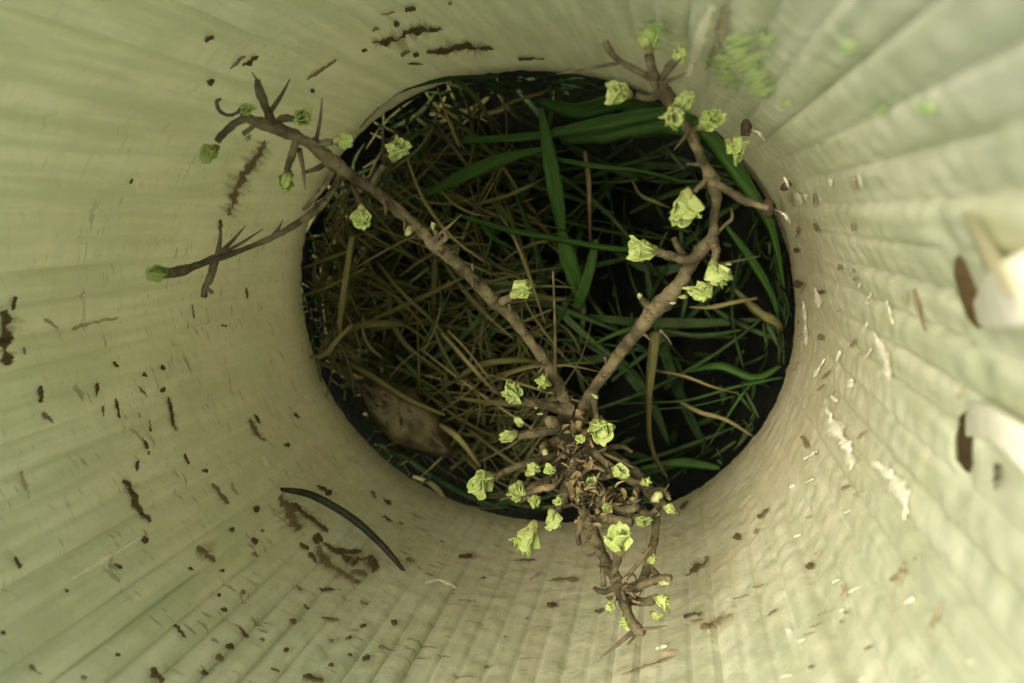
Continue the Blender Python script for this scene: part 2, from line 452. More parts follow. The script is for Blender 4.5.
# ------------------------------------------------------------------ dirt and scuffs stuck on the wall (positions read on the wall)
def smear(name, pts, wpx, m, raise_=.00022, seed=0):
    rgh = .3 if m is F_PALE else 1.0
    q = [(u+.01, v+.01) for u, v in pts]
    if len(q) == 1:
        u, v = q[0]; q = [(u-wpx*.45, v-wpx*.12), (u, v), (u+wpx*.45, v+wpx*.12)]
    Lp = sum(math.dist(a, b) for a, b in zip(q, q[1:]))
    path = catmull([[a, b] for a, b in q], max(3, int(Lp/1.6/(len(q)-1))))
    mb = MB(); n = len(path); rows = []
    for i, (u, v) in enumerate(path):
        a = path[max(i-1, 0)]; b = path[min(i+1, n-1)]
        d = Vector((b[0]-a[0], b[1]-a[1])); d = d.normalized() if d.length else Vector((1, 0)); nn = Vector((-d.y, d.x))
        t = i/(n-1); env = math.sin(math.pi*(.05+.90*t))**.6
        j0 = .85 + 1.1*noise.noise(Vector((u*.09+seed, v*.09, 9.0)))
        c0 = rgh*wpx*.25*noise.noise(Vector((u*.23, v*.23, seed)))
        hw = wpx*.5*env*max(.16, j0)
        row = []
        for s_ in (-1, -.45, .45, 1):
            j = 1 + rgh*.6*noise.noise(Vector((u*.35+seed, v*.35, s_*2.0)))
            lift = .0003 if m is F_HALO else .0004 if abs(s_) > .9 else .0005+raise_*(1+.9*noise.noise(Vector((u*.9, v*.9, s_+seed))))
            row.append(WR(u+nn.x*(hw*s_*j+c0), v+nn.y*(hw*s_*j+c0), lift))
        rows.append(row)
    for row in rows:
        for p, ux in zip(row, (0, .28, .72, 1)): mb.v.append(p); mb.uv.append((ux, min(1, 3.2*math.sin(math.pi*rows.index(row)/(n-1)))))
    for i in range(n-1):
        for k in range(3): a = i*4+k; mb.f.append((a, a+1, a+5, a+4))
    return mb.build(name, m, guard)
DIRT = [
 (((404, 10), (416, 7)), 5), (((380, 15), (396, 12)), 3), (((371, 45), (382, 42), (396, 40), (410, 32), (424, 30), (445, 28)), 7), (((361, 52), (368, 50)), 4),
 (((401, 57), (410, 50)), 5), (((413, 57), (419, 53)), 5), (((424, 52), (444, 51), (463, 46), (474, 48), (496, 49)), 5), (((372, 31), (380, 29)), 4), (((393, 24), (400, 23)), 5),
 (((407, 64), (424, 65)), 3), (((447, 4), (453, 4)), 3), (((517, 59), (545, 59)), 3), (((204, 41), (214, 35)), 4), (((229, 69), (246, 55)), 4),
 (((242, 66), (259, 56)), 5), (((207, 84), (215, 79)), 4), (((305, 81), (338, 59)), 3), (((310, 92), (315, 89)), 3), (((130, 185), (133, 178)), 3),
 (((268, 138), (256, 158), (241, 182), (232, 205), (227, 217)), 8), (((222, 219), (219, 232)), 3), (((247, 287), (247, 299)), 3), (((192, 304), (194, 319)), 3),  # first entry: long brown twig-shaped strip
 (((7, 308), (5, 331), (7, 355), (10, 366)), 11), (((15, 296), (13, 311)), 5), (((24, 346), (25, 356)), 5), (((113, 361), (118, 368)), 4), (((98, 382), (96, 398)), 4),
 (((103, 405), (103, 417)), 3), (((116, 397), (120, 419)), 4), (((40, 385), (42, 403)), 5), (((42, 412), (54, 424)), 4), (((145, 375),), 5), (((163, 368),), 5),
 (((138, 385), (148, 398)), 3), (((163, 390),), 5), (((168, 395), (173, 422), (177, 432)), 3), (((138, 412), (140, 419)), 3), (((150, 419), (151, 432)), 4),
 (((143, 435), (148, 450)), 5), (((249, 417), (257, 434), (266, 442)), 4), (((254, 414), (261, 424)), 3), (((295, 412), (300, 419)), 4), (((224, 326),), 6),
 (((121, 481), (130, 486), (140, 511), (153, 522)), 5), (((137, 460), (138, 472)), 4), (((148, 450), (150, 456)), 4), (((184, 453), (189, 465)), 3), (((205, 471),), 6),
 (((212, 482), (229, 505)), 4), (((145, 540),), 7), (((114, 563), (123, 569)), 4), (((196, 547), (206, 552), (215, 563)), 6), (((222, 571),), 5), (((191, 569),), 5),
 (((253, 551), (259, 557)), 5), (((232, 530),), 5), (((256, 505), (257, 513)), 5), (((263, 530),), 4), (((224, 609),), 7), (((219, 595),), 4), (((243, 592),), 5),
 (((239, 627), (249, 638)), 5), (((230, 646),), 8), (((220, 657),), 8), (((174, 624), (186, 638)), 5), (((150, 668), (164, 682)), 7), (((29, 665), (41, 675)), 7),
 (((15, 556), (20, 569)), 5), (((304, 604), (309, 610)), 4), (((293, 621),), 7), (((205, 673),), 7), (((309, 552), (317, 563)), 4), (((321, 617), (340, 621)), 4),
 (((329, 493),), 6), (((302, 675), (314, 679), (324, 682)), 5), (((331, 641),), 5), (((331, 665),), 5), (((3, 633),), 5), (((84, 677),), 6), (((67, 590),), 4), (((118, 655),), 5),
 (((277, 499), (287, 504), (294, 518), (299, 532)), 11), (((291, 502), (311, 518), (330, 532)), 4), (((313, 542), (323, 537)), 7), (((318, 544), (323, 558), (342, 573), (363, 583)), 6),
 (((340, 556), (356, 561), (370, 558), (375, 573)), 9), (((323, 542), (340, 551), (363, 551)), 5), (((351, 570), (368, 575)), 6), (((300, 542), (309, 550)), 5),
 (((316, 485), (328, 492)), 4), (((370, 491), (377, 498)), 5), (((382, 516), (394, 522)), 5), (((251, 538), (258, 544)), 5), (((296, 585), (302, 592)), 5), (((318, 589), (342, 590)), 3),
 (((287, 445),), 6), (((406, 558), (415, 562)), 4), (((458, 557), (473, 556)), 5), (((483, 578),), 4), (((548, 580), (579, 579)), 4.5), (((546, 605), (558, 605)), 4),
 (((594, 612), (604, 610)), 5), (((487, 667),), 5), (((359, 626), (367, 626)), 4), (((394, 622),), 6), (((378, 646), (395, 651)), 4), (((366, 658),), 7), (((350, 655),), 5),
 (((505, 637),), 3), (((424, 573), (434, 576)), 4), (((383, 498), (391, 505)), 4), (((401, 523),), 5), (((442, 542),), 4), (((514, 560), (536, 560)), 3), (((620, 675), (678, 655)), 3),
 (((757, 518), (768, 509)), 5), (((733, 539), (740, 534)), 5), (((753, 534), (758, 529)), 3), (((685, 576), (695, 569), (709, 559)), 5), (((683, 617), (702, 613)), 5),
 (((699, 629), (718, 621), (733, 614)), 6), (((765, 617), (777, 609)), 3), (((805, 571), (813, 563)), 6), (((846, 612),), 5), (((811, 667),), 5), (((682, 506),), 5),
 (((815, 450), (817, 456)), 4), (((798, 284),), 9), (((821, 292),), 6), (((820, 338),), 6), (((796, 251),), 5), (((813, 222), (818, 232)), 3), (((801, 435), (808, 449)), 4),
 (((680, 510), (688, 500)), 3), (((527, 618),), 3), (((360, 600), (368, 606)), 4), (((345, 640), (352, 636)), 4), (((270, 668), (280, 672)), 4), (((262, 640),), 5), (((283, 652), (290, 649)), 4)]
for i, (pts, wd) in enumerate(DIRT):
    if len(pts) >= 3:          # washed-out halo of soil round the larger marks
        smear('soil_film', pts, wd*4.2, F_HALO, .00003, 300+i)
    smear('dirt_and_dark_smear', pts, wd*(1.7 if len(pts) > 1 else 1.3), (F_DIRT, F_DIRT2, F_DIRT)[i % 3], .00010, i*1.37)
TANS = [(((44, 318), (59, 329)), 4), (((842, 583), (845, 597)), 4), (((944, 597), (933, 624), (924, 641)), 6), (((904, 289), (905, 307)), 3), (((727, 5), (718, 40), (706, 72)), 9),
        (((529, 581), (540, 571)), 3), (((70, 330), (95, 322), (120, 318)), 3), (((20, 470), (30, 500)), 4), (((960, 385), (958, 400)), 4), (((905, 560), (897, 590)), 6)]
for i, (pts, wd) in enumerate(TANS): smear('soil_film', pts, wd*1.8, F_TAN, .00012, 50+i)
HOLE_PATCH = smear('dark_hole_patch', [(997, 464), (996, 474), (995, 489)], 13, M_HUSK, .0008, 7)  # raised dark patch in place of a small hole, its shade put into the colour
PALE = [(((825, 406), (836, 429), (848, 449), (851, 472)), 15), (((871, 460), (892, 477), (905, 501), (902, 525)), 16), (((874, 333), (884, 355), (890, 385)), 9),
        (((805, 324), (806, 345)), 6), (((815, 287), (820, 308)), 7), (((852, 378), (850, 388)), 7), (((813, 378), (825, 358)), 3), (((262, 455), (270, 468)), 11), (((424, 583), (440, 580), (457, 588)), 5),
        (((714, 3), (700, 38), (687, 80)), 14), (((68, 581), (147, 534)), 5), (((830, 395), (838, 402)), 5), (((655, 648), (668, 645)), 4), (((840, 350), (836, 362)), 4), (((803, 300), (806, 330)), 4),  # first mark: scratched fold, the light it catches painted in as pale colour
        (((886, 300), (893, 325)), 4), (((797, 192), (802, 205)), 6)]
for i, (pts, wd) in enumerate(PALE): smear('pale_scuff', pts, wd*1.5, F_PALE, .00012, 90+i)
ALG = [(((735, 30), (745, 60), (765, 100)), 34), (((715, 45), (730, 90)), 22), (((845, 38), (850, 55)), 22), (((915, 112), (935, 105)), 24), (((870, 112), (888, 108)), 16), (((790, 100), (780, 112)), 18), (((660, 20), (650, 50)), 26), (((760, 30), (770, 45)), 16)]
for i, (pts, wd) in enumerate(ALG): smear('algae_patch', pts, wd*1.3, F_ALGA, .00005, 130+i)
rs = random.Random(77)
for i in range(70):       # splash marks round the right rim and the bottom
    if i % 2: u, v = rs.uniform(640, 1000), rs.uniform(500, 680)
    else: u, v = rs.uniform(790, 870), rs.uniform(170, 500)
    dx, dy = v-215, -(u-672); L = math.hypot(dx, dy); l_ = rs.uniform(2, 9)
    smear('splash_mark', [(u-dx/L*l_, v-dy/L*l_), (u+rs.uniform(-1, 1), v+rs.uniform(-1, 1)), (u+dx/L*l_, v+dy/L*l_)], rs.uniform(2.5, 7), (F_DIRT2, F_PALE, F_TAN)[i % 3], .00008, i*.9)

# ------------------------------------------------------------------ stake and ties by the slots
ths = [sz(W(968, 290))[0], sz(W(967, 440))[0]]
thm = sum(ths)/2; rr_ = RR(thm)+.0026
sc_ = Vector((math.cos(thm), math.sin(thm), 0)); tg = Vector((-sc_.y, sc_.x, 0))
bm = bmesh.new(); bmesh.ops.create_cube(bm, size=1)
bmesh.ops.scale(bm, verts=bm.verts, vec=(.03, .074, .36)); bmesh.ops.bevel(bm, geom=bm.edges[:], offset=.0025, segments=2, affect='EDGES')
me = bpy.data.meshes.new('wooden_stake'); bm.to_mesh(me); bm.free(); me.materials.append(M_STAKE)
stake = bpy.data.objects.new('wooden_stake', me); C.objects.link(stake)
stake.location = sc_*(rr_+.0185)+Vector((0, 0, .14)); stake.rotation_euler = (0, 0, thm)
tag(stake, 'brown wooden stake showing through the two cut slots in the guard wall', 'stake')

def strap(name, pts, wd, m, thick=.0009, parent=None, origin=None):
    """flat plastic band: pts are world points, width lies along the given side vectors"""
    mb = MB(); n = len(pts)
    for i, (p, s_, up) in enumerate(pts):
        for a, b in ((-1, 0), (1, 0), (1, 1), (-1, 1)):
            mb.v.append(p + s_*a*wd[i]/2 + up*b*thick); mb.uv.append((a, b))
    for i in range(n-1):
        for k in range(4): a = i*4+k; b = i*4+(k+1) % 4; mb.f.append((a, b, b+4, a+4))
    mb.f.append((3, 2, 1, 0)); e = (n-1)*4; mb.f.append((e, e+1, e+2, e+3))
    o = mb.build(name, m, parent, origin, False)
    bv = o.modifiers.new('bevel', 'BEVEL'); bv.width = thick*.3; bv.segments = 2
    return o
def px_strap(name, pxpts, off, m, label, cat, thick=.0009):
    pts = []; wd = []
    q = catmull([list(x)+[o] for x, o in zip(pxpts, off)], 6)
    W3 = [W(a, b, o) for a, b, w_, o in q]
    for i, (u, v, w_, o) in enumerate(q):
        a = W3[max(i-1, 0)]; b = W3[min(i+1, len(q)-1)]; t = (b-a).normalized()
        inward = -Vector((W3[i].x, W3[i].y, 0)).normalized()
        view = (CAM-W3[i]).normalized()
        side = t.cross(inward).normalized(); up = side.cross(t).normalized()
        if up.dot(inward) < 0: up = -up
        # width in metres from the width seen, corrected for the slant of the band
        A = pxsize(W3[i]); sl_ = max(.35, math.sqrt(max(0, 1-side.dot(view)**2)))
        pts.append((W3[i], side, up)); wd.append(w_*A/sl_)
    org = W3[0].copy()
    o = strap(name, pts, wd, m, thick, None, org)
    return tag(o, label, cat)
px_strap('strap', [(985, 312, 26), (996, 306, 42), (1010, 296, 60), (1030, 288, 70), (1060, 278, 74)], [-.002, .0012, .0028, .0030, .002], M_TIE,
         'broad white strap coming out of the upper cut slot at the edge of the photo', 'strap')
px_strap('strap', [(974, 422, 30), (984, 419, 32), (1000, 425, 33), (1024, 442, 36), (1060, 472, 40)], [-.002, .0012, .0028, .0030, .002], M_TIE,
         'cream strap bending down from the lower cut slot beside the small dark hole', 'strap')
# raised lip of plastic torn up beside the upper slot
lp = [(960, 215), (972, 240), (984, 268), (994, 298)]
mb = MB()
for i, (u, v) in enumerate(lp):
    mb.v += [W(u-1, v-3, .0009), W(u+5+i*3, v-4, .0035+.0006*i), W(u+9+i*8, v-4, .0009)]; mb.uv += [(0, 0)]*3
for i in range(3):
    for k in range(2): a = i*3+k; mb.f.append((a, a+1, a+4, a+3))
o = mb.build('torn_lip', M_PL, guard); 

# dark tie looping over the left wall
tie = [(277, 489, 3), (290, 490.5, 6.5), (310, 494.5, 8.5), (333, 506, 9), (357, 522, 9), (380, 543, 8), (396, 561, 6), (406, 574, 3)]
q = catmull([list(x)+[o] for x, o in zip(tie, (-.0005, .0022, .0035, .0042, .0042, .0035, .0018, -.0005))], 5)
pts = [W(a, b, o) for a, b, w_, o in q]; mb = MB()
mb.tube(pts, [w_*pxsize(p)*.44 for p, (a, b, w_, o) in zip(pts, q)], 10, .06, step=1)
tag(mb.build('cable_tie', M_BLACK, None, pts[0].copy()), 'dark curved cable tie bowed over the lower left wall of the guard', 'cable tie')

# ------------------------------------------------------------------ hawthorn sapling
root = P(592, 452, -40)
sap = empty('hawthorn_sapling', root)
tag(sap, 'small thorny hawthorn sapling with opening pale green buds, growing up out of the guard', 'sapling')
TK = .88
def tubepx(mb, pts, n=8, lump=.12, seed=0, step=4):
    w3 = [P(u, v, z) for u, v, z, r in pts]
    mb.tube(w3, [r*TK*.5*pxsize(p) for p, (u, v, z, r) in zip(w3, pts)], n, lump, True, seed, step)
def branch(name, pts, seed, n=12, lump=.24):
    mb = MB(); rb = random.Random(seed)
    pts = [(a+rb.uniform(-.8, .8), b+rb.uniform(-.8, .8), c, d*rb.choice((.86, .94, 1, 1.16))) for a, b, c, d in pts]
    tubepx(mb, pts, n, lump, seed, 9)
    return mb.build(name, M_BARK, sap)
stem = branch('stem', [(592, 452, -45, 30), (588, 450, -10, 30), (580, 446, 20, 29), (574, 440, 40, 27), (570, 425, 50, 25), (566, 408, 56, 20)], 1)
brL = branch('branch', [(572, 420, 50, 17), (560, 388, 56, 15), (545, 362, 60, 13.5), (528, 338, 64, 13), (510, 315, 69, 13), (497, 303, 71, 17), (487, 294, 73, 15), (470, 276, 76, 13), (448, 256, 80, 13.5),
        (433, 243, 83, 16), (420, 230, 85, 13.5), (400, 212, 87, 13.5), (384, 199, 89, 12), (370, 188, 91, 9), (358, 180, 92, 12), (340, 168, 95, 14), (325, 155, 97, 15), (308, 143, 99, 12), (290, 134, 100, 14), (272, 127, 102, 13), (256, 121, 103, 10), (243, 117, 104, 9)], 2)
brLt = branch('branch', [(340, 168, 95, 8), (334, 186, 94, 8), (322, 204, 94, 7.5), (302, 221, 93, 7), (275, 236, 93, 6), (248, 248, 93, 6), (225, 256, 93, 9), (212, 260, 93, 10), (197, 266, 94, 8.5), (184, 270, 94, 10), (170, 272, 95, 10)], 3)
brR = branch('branch', [(580, 420, 50, 17), (590, 395, 55, 15), (606, 372, 60, 15), (624, 348, 65, 14), (638, 330, 68, 15), (652, 313, 71, 19), (668, 298, 74, 20), (680, 282, 76, 15), (692, 263, 79, 12), (704, 248, 82, 13), (713, 234, 84, 12),
        (715, 215, 86, 9.5), (716, 198, 88, 10), (713, 182, 90, 15), (705, 165, 93, 12), (698, 150, 95, 12), (690, 132, 97, 13), (680, 115, 100, 13), (668, 98, 103, 15), (657, 82, 105, 15), (651, 68, 107, 11), (649, 55, 108, 11)], 4)
brD = branch('branch', [(574, 455, 48, 22), (578, 485, 54, 19), (585, 512, 60, 16), (592, 532, 66, 15), (601, 552, 72, 14), (611, 570, 78, 14), (619, 586, 83, 17), (624, 602, 88, 12), (630, 617, 92, 11), (637, 629, 95, 15), (643, 633, 96, 9)], 5)
brS = branch('branch', [(580, 455, 46, 14), (602, 450, 50, 10), (622, 462, 54, 11), (640, 478, 57, 11), (652, 495, 60, 12), (664, 505, 62, 9), (679, 514, 64, 6)], 6)
brM = branch('branch', [(660, 495, 60, 8), (657, 515, 64, 9), (655, 535, 70, 10), (650, 560, 76, 11), (642, 582, 82, 13), (628, 592, 86, 12)], 7)
# spurs: short knobbly shoots (u, v, height, px) and the branch that carries them
SP = [
 (brL, [(274, 127, 101, 12), (266, 108, 101, 12), (260, 92, 101, 13), (257, 80, 101, 9)]), (brL, [(276, 122, 101, 10), (286, 118, 101, 12), (294, 119, 101, 9)]),
 (brL, [(303, 141, 100, 10), (318, 143, 100, 11), (332, 142, 100, 9)]), (brL, [(297, 139, 100, 9), (292, 155, 100, 11), (287, 170, 99, 8)]),
 (brL, [(246, 118, 104, 9), (237, 122, 104, 11), (226, 131, 105, 11), (217, 141, 105, 9)]), (brL, [(243, 117, 104, 9), (243, 108, 104, 7), (237, 113, 104, 5), (227, 115, 104, 5), (219, 110, 104, 6), (217, 102, 104, 6), (221, 99, 104, 4)]),
 (brL, [(255, 124, 103, 6), (249, 130, 103, 6), (243, 134, 103, 7)]), (brL, [(330, 160, 96, 8), (318, 168, 95, 7), (302, 173, 95, 5)]), (brLt, [(332, 172, 96, 9), (326, 184, 97, 8), (312, 200, 97, 7), (303, 210, 97, 6)]),
 (brLt, [(216, 258, 93, 11), (211, 275, 93, 11), (205, 288, 93, 9), (203, 297, 93, 9)]), (brLt, [(205, 286, 93, 6), (212, 293, 93, 6)]),
 (brL, [(372, 190, 91, 7), (374, 180, 92, 7), (384, 166, 92, 8)]), (brL, [(352, 186, 92, 7), (357, 195, 93, 8), (360, 203, 93, 9)]), (brL, [(436, 242, 83, 8), (437, 235, 84, 8), (434, 229, 85, 6)]),
 (brL, [(498, 304, 71, 12), (505, 300, 73, 11), (511, 297, 74, 11)]), (brL, [(552, 385, 57, 10), (545, 388, 60, 12), (542, 384, 62, 11)]),
 (brL, [(436, 246, 83, 8), (446, 238, 84, 7), (444, 232, 85, 4)]),
 (brR, [(703, 252, 82, 13), (690, 260, 82, 14), (672, 256, 82, 13), (656, 252, 82, 11)]), (brR, [(712, 183, 90, 10), (724, 188, 91, 12), (742, 199, 92, 12), (758, 205, 93, 9), (768, 208, 93, 7)]),
 (brR, [(708, 178, 91, 8), (700, 186, 92, 7), (694, 192, 92, 7)]), (brR, [(714, 236, 84, 12), (716, 250, 85, 12), (714, 262, 86, 9)]), (brR, [(714, 236, 84, 5), (724, 226, 85, 5), (732, 218, 85, 5), (731, 208, 86, 3)]),
 (brR, [(660, 84, 105, 10), (666, 72, 106, 11), (673, 63, 107, 10), (681, 58, 107, 7)]), (brR, [(657, 82, 105, 9), (643, 74, 106, 9), (628, 66, 106, 8), (615, 57, 106, 8), (608, 48, 106, 10), (605, 42, 106, 10)]),
 (brR, [(662, 94, 103, 11), (648, 98, 103, 10), (636, 95, 103, 11)]), (brR, [(656, 312, 71, 11), (646, 303, 73, 10), (641, 298, 75, 8)]), (brR, [(690, 262, 79, 10), (680, 250, 81, 10), (674, 238, 83, 7)]),
 (brR, [(678, 112, 100, 9), (675, 116, 103, 11), (673, 118, 104, 10)]), (brR, [(692, 130, 97, 9), (700, 127, 99, 9), (706, 126, 100, 8)]), (brR, [(597, 384, 57, 9), (594, 400, 60, 9), (597, 418, 62, 9)]),
 (brR, [(712, 236, 83, 16), (714, 243, 85, 15), (713, 248, 85, 10)]),
 (stem, [(566, 410, 54, 16), (540, 404, 58, 14), (522, 400, 62, 13)]), (stem, [(566, 430, 52, 13), (545, 432, 56, 12), (518, 436, 60, 11)]), (stem, [(564, 440, 50, 17), (545, 446, 56, 14), (546, 452, 60, 10)]),
 (stem, [(570, 460, 48, 15), (548, 480, 54, 14), (530, 492, 58, 17), (518, 500, 60, 12)]), (stem, [(560, 455, 48, 12), (530, 462, 53, 11), (505, 472, 57, 10), (495, 478, 59, 9)]),
 (stem, [(562, 462, 50, 14), (552, 472, 58, 13), (545, 486, 62, 11), (527, 493, 63, 9)]), (stem, [(572, 438, 50, 22), (556, 425, 60, 20), (548, 420, 63, 12)]), (stem, [(580, 440, 50, 16), (592, 450, 58, 13), (606, 463, 62, 10), (616, 470, 64, 8)]),
 (stem, [(572, 470, 50, 20), (566, 490, 58, 17), (560, 505, 62, 14), (553, 515, 65, 9)]), (stem, [(580, 470, 50, 19), (600, 490, 57, 16), (618, 500, 60, 14), (632, 512, 62, 12)]),
 (brD, [(590, 525, 64, 15), (602, 518, 66, 15), (618, 520, 68, 14), (632, 522, 70, 11)]), (brD, [(582, 520, 62, 11), (578, 535, 64, 8), (580, 545, 65, 7)]), (brD, [(603, 556, 73, 9), (603, 576, 75, 8), (604, 587, 76, 9)]),
 (brD, [(617, 586, 83, 9), (604, 592, 84, 8), (594, 588, 85, 7)]), (brD, [(621, 590, 84, 13), (640, 586, 86, 12), (655, 580, 87, 13), (671, 577, 88, 11)]), (brD, [(624, 596, 86, 12), (640, 602, 87, 14), (654, 600, 88, 12)]),
 (brD, [(614, 575, 80, 9), (617, 560, 82, 12), (618, 548, 84, 14)]), (brD, [(604, 500, 62, 14), (622, 510, 64, 13), (640, 506, 66, 11)]), (brS, [(640, 480, 57, 11), (634, 500, 61, 12), (626, 520, 65, 11), (615, 535, 68, 8)]),
 (brM, [(648, 565, 77, 8), (655, 572, 79, 9), (662, 580, 80, 6)]), (brS, [(600, 452, 50, 9), (620, 446, 54, 8), (632, 452, 56, 5)]), (brD, [(628, 606, 89, 6), (626, 613, 90, 7), (624, 618, 91, 7)]),
 (brS, [(650, 492, 60, 10), (662, 490, 64, 10), (670, 500, 66, 7)]), (stem, [(584, 462, 52, 12), (610, 470, 58, 12), (634, 482, 62, 11), (648, 480, 64, 6)]), (brS, [(636, 505, 60, 14), (648, 515, 66, 12), (656, 510, 68, 8)])]
for i, (pa, pts) in enumerate(SP):
    mb = MB(); tubepx(mb, [(a, b, c, d*.80) for a, b, c, d in pts], 9, .42, 20+i*1.7, 6)
    # ring scars along the spur
    mb.build('spur', M_BARK, pa)
TH = [
 (brL, (270, 112, 101, 6), (290, 79, 103, 1.2)), (brL, (316, 141, 100, 5), (322, 98, 101, 1)), (brL, (299, 148, 99, 6), (305, 190, 99, 1.2)), (brL, (266, 100, 101, 5), (252, 72, 102, 1)),
 (brLt, (217, 256, 93, 6), (221, 222, 94, 1)), (brLt, (219, 254, 93, 6), (245, 226, 94, 1.2)), (brLt, (222, 254, 93, 5), (263, 229, 94, 1.2)), (brLt, (270, 239, 93, 5), (283, 220, 93, 1)),
 (brR, (618, 63, 106, 5), (556, 74, 104, 1.5)), (brR, (662, 83, 105, 6), (686, 73, 108, 1.5)), (brR, (690, 128, 98, 5), (674, 150, 99, 1)), (brR, (660, 330, 70, 4), (672, 345, 70, 1)),
 (brD, (634, 630, 95, 6), (600, 658, 98, 2)), (brD, (642, 629, 96, 4), (667, 626, 97, 1)), (brD, (626, 578, 84, 6), (651, 546, 90, 1.2)), (brS, (655, 502, 62, 5), (669, 484, 68, 1)),
 (brD, (635, 634, 95, 5), (627, 645, 96, 2)), (stem, (600, 452, 58, 5), (634, 468, 66, 1)), (brL, (403, 214, 87, 5), (404, 232, 88, 1)), (stem, (555, 395, 56, 5), (553, 271, 75, 2.5)),
 (brR, (716, 265, 84, 4), (760, 256, 80, 1)), (brR, (640, 328, 68, 5), (612, 358, 64, 1.5)), (brL, (432, 240, 84, 5), (462, 214, 84, 1)), (stem, (520, 492, 60, 6), (500, 500, 62, 1.5))]
rt = random.Random(9)
for pa, pts in ((brL, [(545, 362, 60), (510, 315, 69), (470, 276, 76), (448, 256, 80), (384, 199, 89), (308, 143, 99), (272, 127, 102)]), (brR, [(606, 372, 60), (638, 330, 68), (668, 298, 74), (692, 263, 79), (705, 165, 93), (690, 132, 97), (657, 82, 105)]),
                (brD, [(585, 512, 60), (592, 532, 66), (601, 552, 72), (611, 570, 78), (624, 602, 88)]), (stem, [(574, 440, 50), (580, 470, 52), (566, 450, 52), (590, 480, 56), (570, 490, 56), (600, 500, 58)])):
    for u, v, z in pts:
        for _ in range(2 if pa is not stem else 4):
            a = rt.uniform(0, 6.28); l_ = rt.uniform(9, 19) if pa is not stem else rt.uniform(14, 30); TH.append((pa, (u, v, z, rt.uniform(4.5, 7.5)), (u+math.cos(a)*l_, v+math.sin(a)*l_, z+rt.uniform(0, 4), rt.choice((1.2, 2.8)))))
for pa, a, b in TH:
    mb = MB(); mid = [(x+y)/2 for x, y in zip(a, b)]; mid[0] += 1.2; mid[3] = a[3]*.72
    tubepx(mb, [a, mid, b], 6, .08, a[0], 3); mb.build('thorn', M_THORN, pa)

# buds and opening leaves: (u, v, size px, height mm, pointing direction in the picture in degrees, tilt to the viewer 0..1, kind)
BUDS = [
 (211, 151, 27, 105, 235, .45, 'leaf'), (245, 111, 20, 105, 20, .6, 'leaf'), (300, 119, 26, 102, 0, .6, 'leaf'), (344, 141, 24, 100, 0, .1, 'bud'), (286, 180, 28, 99, 262, .4, 'bud'),
 (160, 273, 28, 95, 186, .4, 'bud'), (396, 153, 30, 93, 60, .5, 'leaf'), (361, 216, 27, 93, 268, .15, 'leaf'), (409, 231, 16, 89, 250, .3, 'pale'), (433, 226, 10, 86, 90, .5, 'pale'),
 (522, 289, 32, 75, 35, .1, 'leaf'), (543, 381, 24, 63, 300, .9, 'bud'), (513, 396, 35, 63, 100, .55, 'leaf'), (509, 436, 22, 61, 200, .2, 'bud'), (519, 422, 17, 60, 120, .5, 'bud'),
 (545, 452, 17, 61, 90, .9, 'pale'), (486, 480, 36, 60, 205, .5, 'leaf'), (517, 489, 26, 60, 240, .35, 'leaf'), (532, 470, 22, 62, 50, .3, 'leaf'), (527, 538, 42, 66, 240, .15, 'leaf'),
 (553, 519, 26, 65, 280, .2, 'leaf'), (600, 426, 32, 63, 290, .6, 'leaf'), (617, 470, 20, 65, 350, .5, 'leaf'), (619, 543, 34, 84, 95, .2, 'leaf'), (626, 620, 18, 92, 250, .5, 'leaf'),
 (661, 600, 22, 89, 340, .3, 'leaf'), (640, 296, 11, 76, 120, .6, 'pale'), (647, 251, 34, 83, 190, .3, 'leaf'), (686, 206, 42, 93, 262, .15, 'leaf'), (717, 273, 36, 87, 290, .2, 'leaf'),
 (704, 290, 30, 88, 215, .3, 'leaf'), (672, 116, 38, 105, 270, .8, 'leaf'), (707, 123, 34, 101, 30, .6, 'leaf'), (735, 146, 30, 95, 315, .3, 'leaf'), (621, 93, 32, 104, 180, .3, 'leaf'),
 (649, 40, 30, 108, 90, .1, 'leaf'), (678, 57, 22, 107, 40, .3, 'leaf'), (657, 497, 22, 66, 60, .5, 'pale'), (577, 497, 17, 64, 280, .5, 'pale'), (655, 514, 14, 66, 0, .5, 'pale'),
 (684, 104, 26, 104, 70, .4, 'leaf'), (595, 396, 10, 60, 330, .4, 'pale'), (248, 138, 10, 104, 250, .4, 'pale'), (664, 583, 14, 88, 10, .3, 'pale'), (580, 480, 14, 64, 300, .4, 'pale'), (632, 500, 12, 66, 60, .5, 'pale'),
 (560, 500, 16, 68, 200, .5, 'leaf'), (590, 484, 14, 69, 60, .6, 'leaf'), (640, 520, 17, 71, 330, .5, 'leaf'), (645, 482, 16, 68, 40, .4, 'leaf'), (552, 470, 15, 68, 160, .6, 'leaf'), (606, 505, 13, 70, 280, .6, 'leaf'),
 (668, 508, 15, 68, 350, .4, 'leaf'), (580, 440, 12, 66, 100, .7, 'leaf'), (536, 500, 17, 66, 210, .4, 'leaf'), (651, 560, 14, 80, 20, .4, 'leaf'), (612, 605, 13, 90, 210, .4, 'leaf'), (655, 615, 14, 90, 330, .3, 'leaf')]
RT = ROT.col[0].normalized(); UP = ROT.col[1].normalized(); BK = ROT.col[2].normalized()
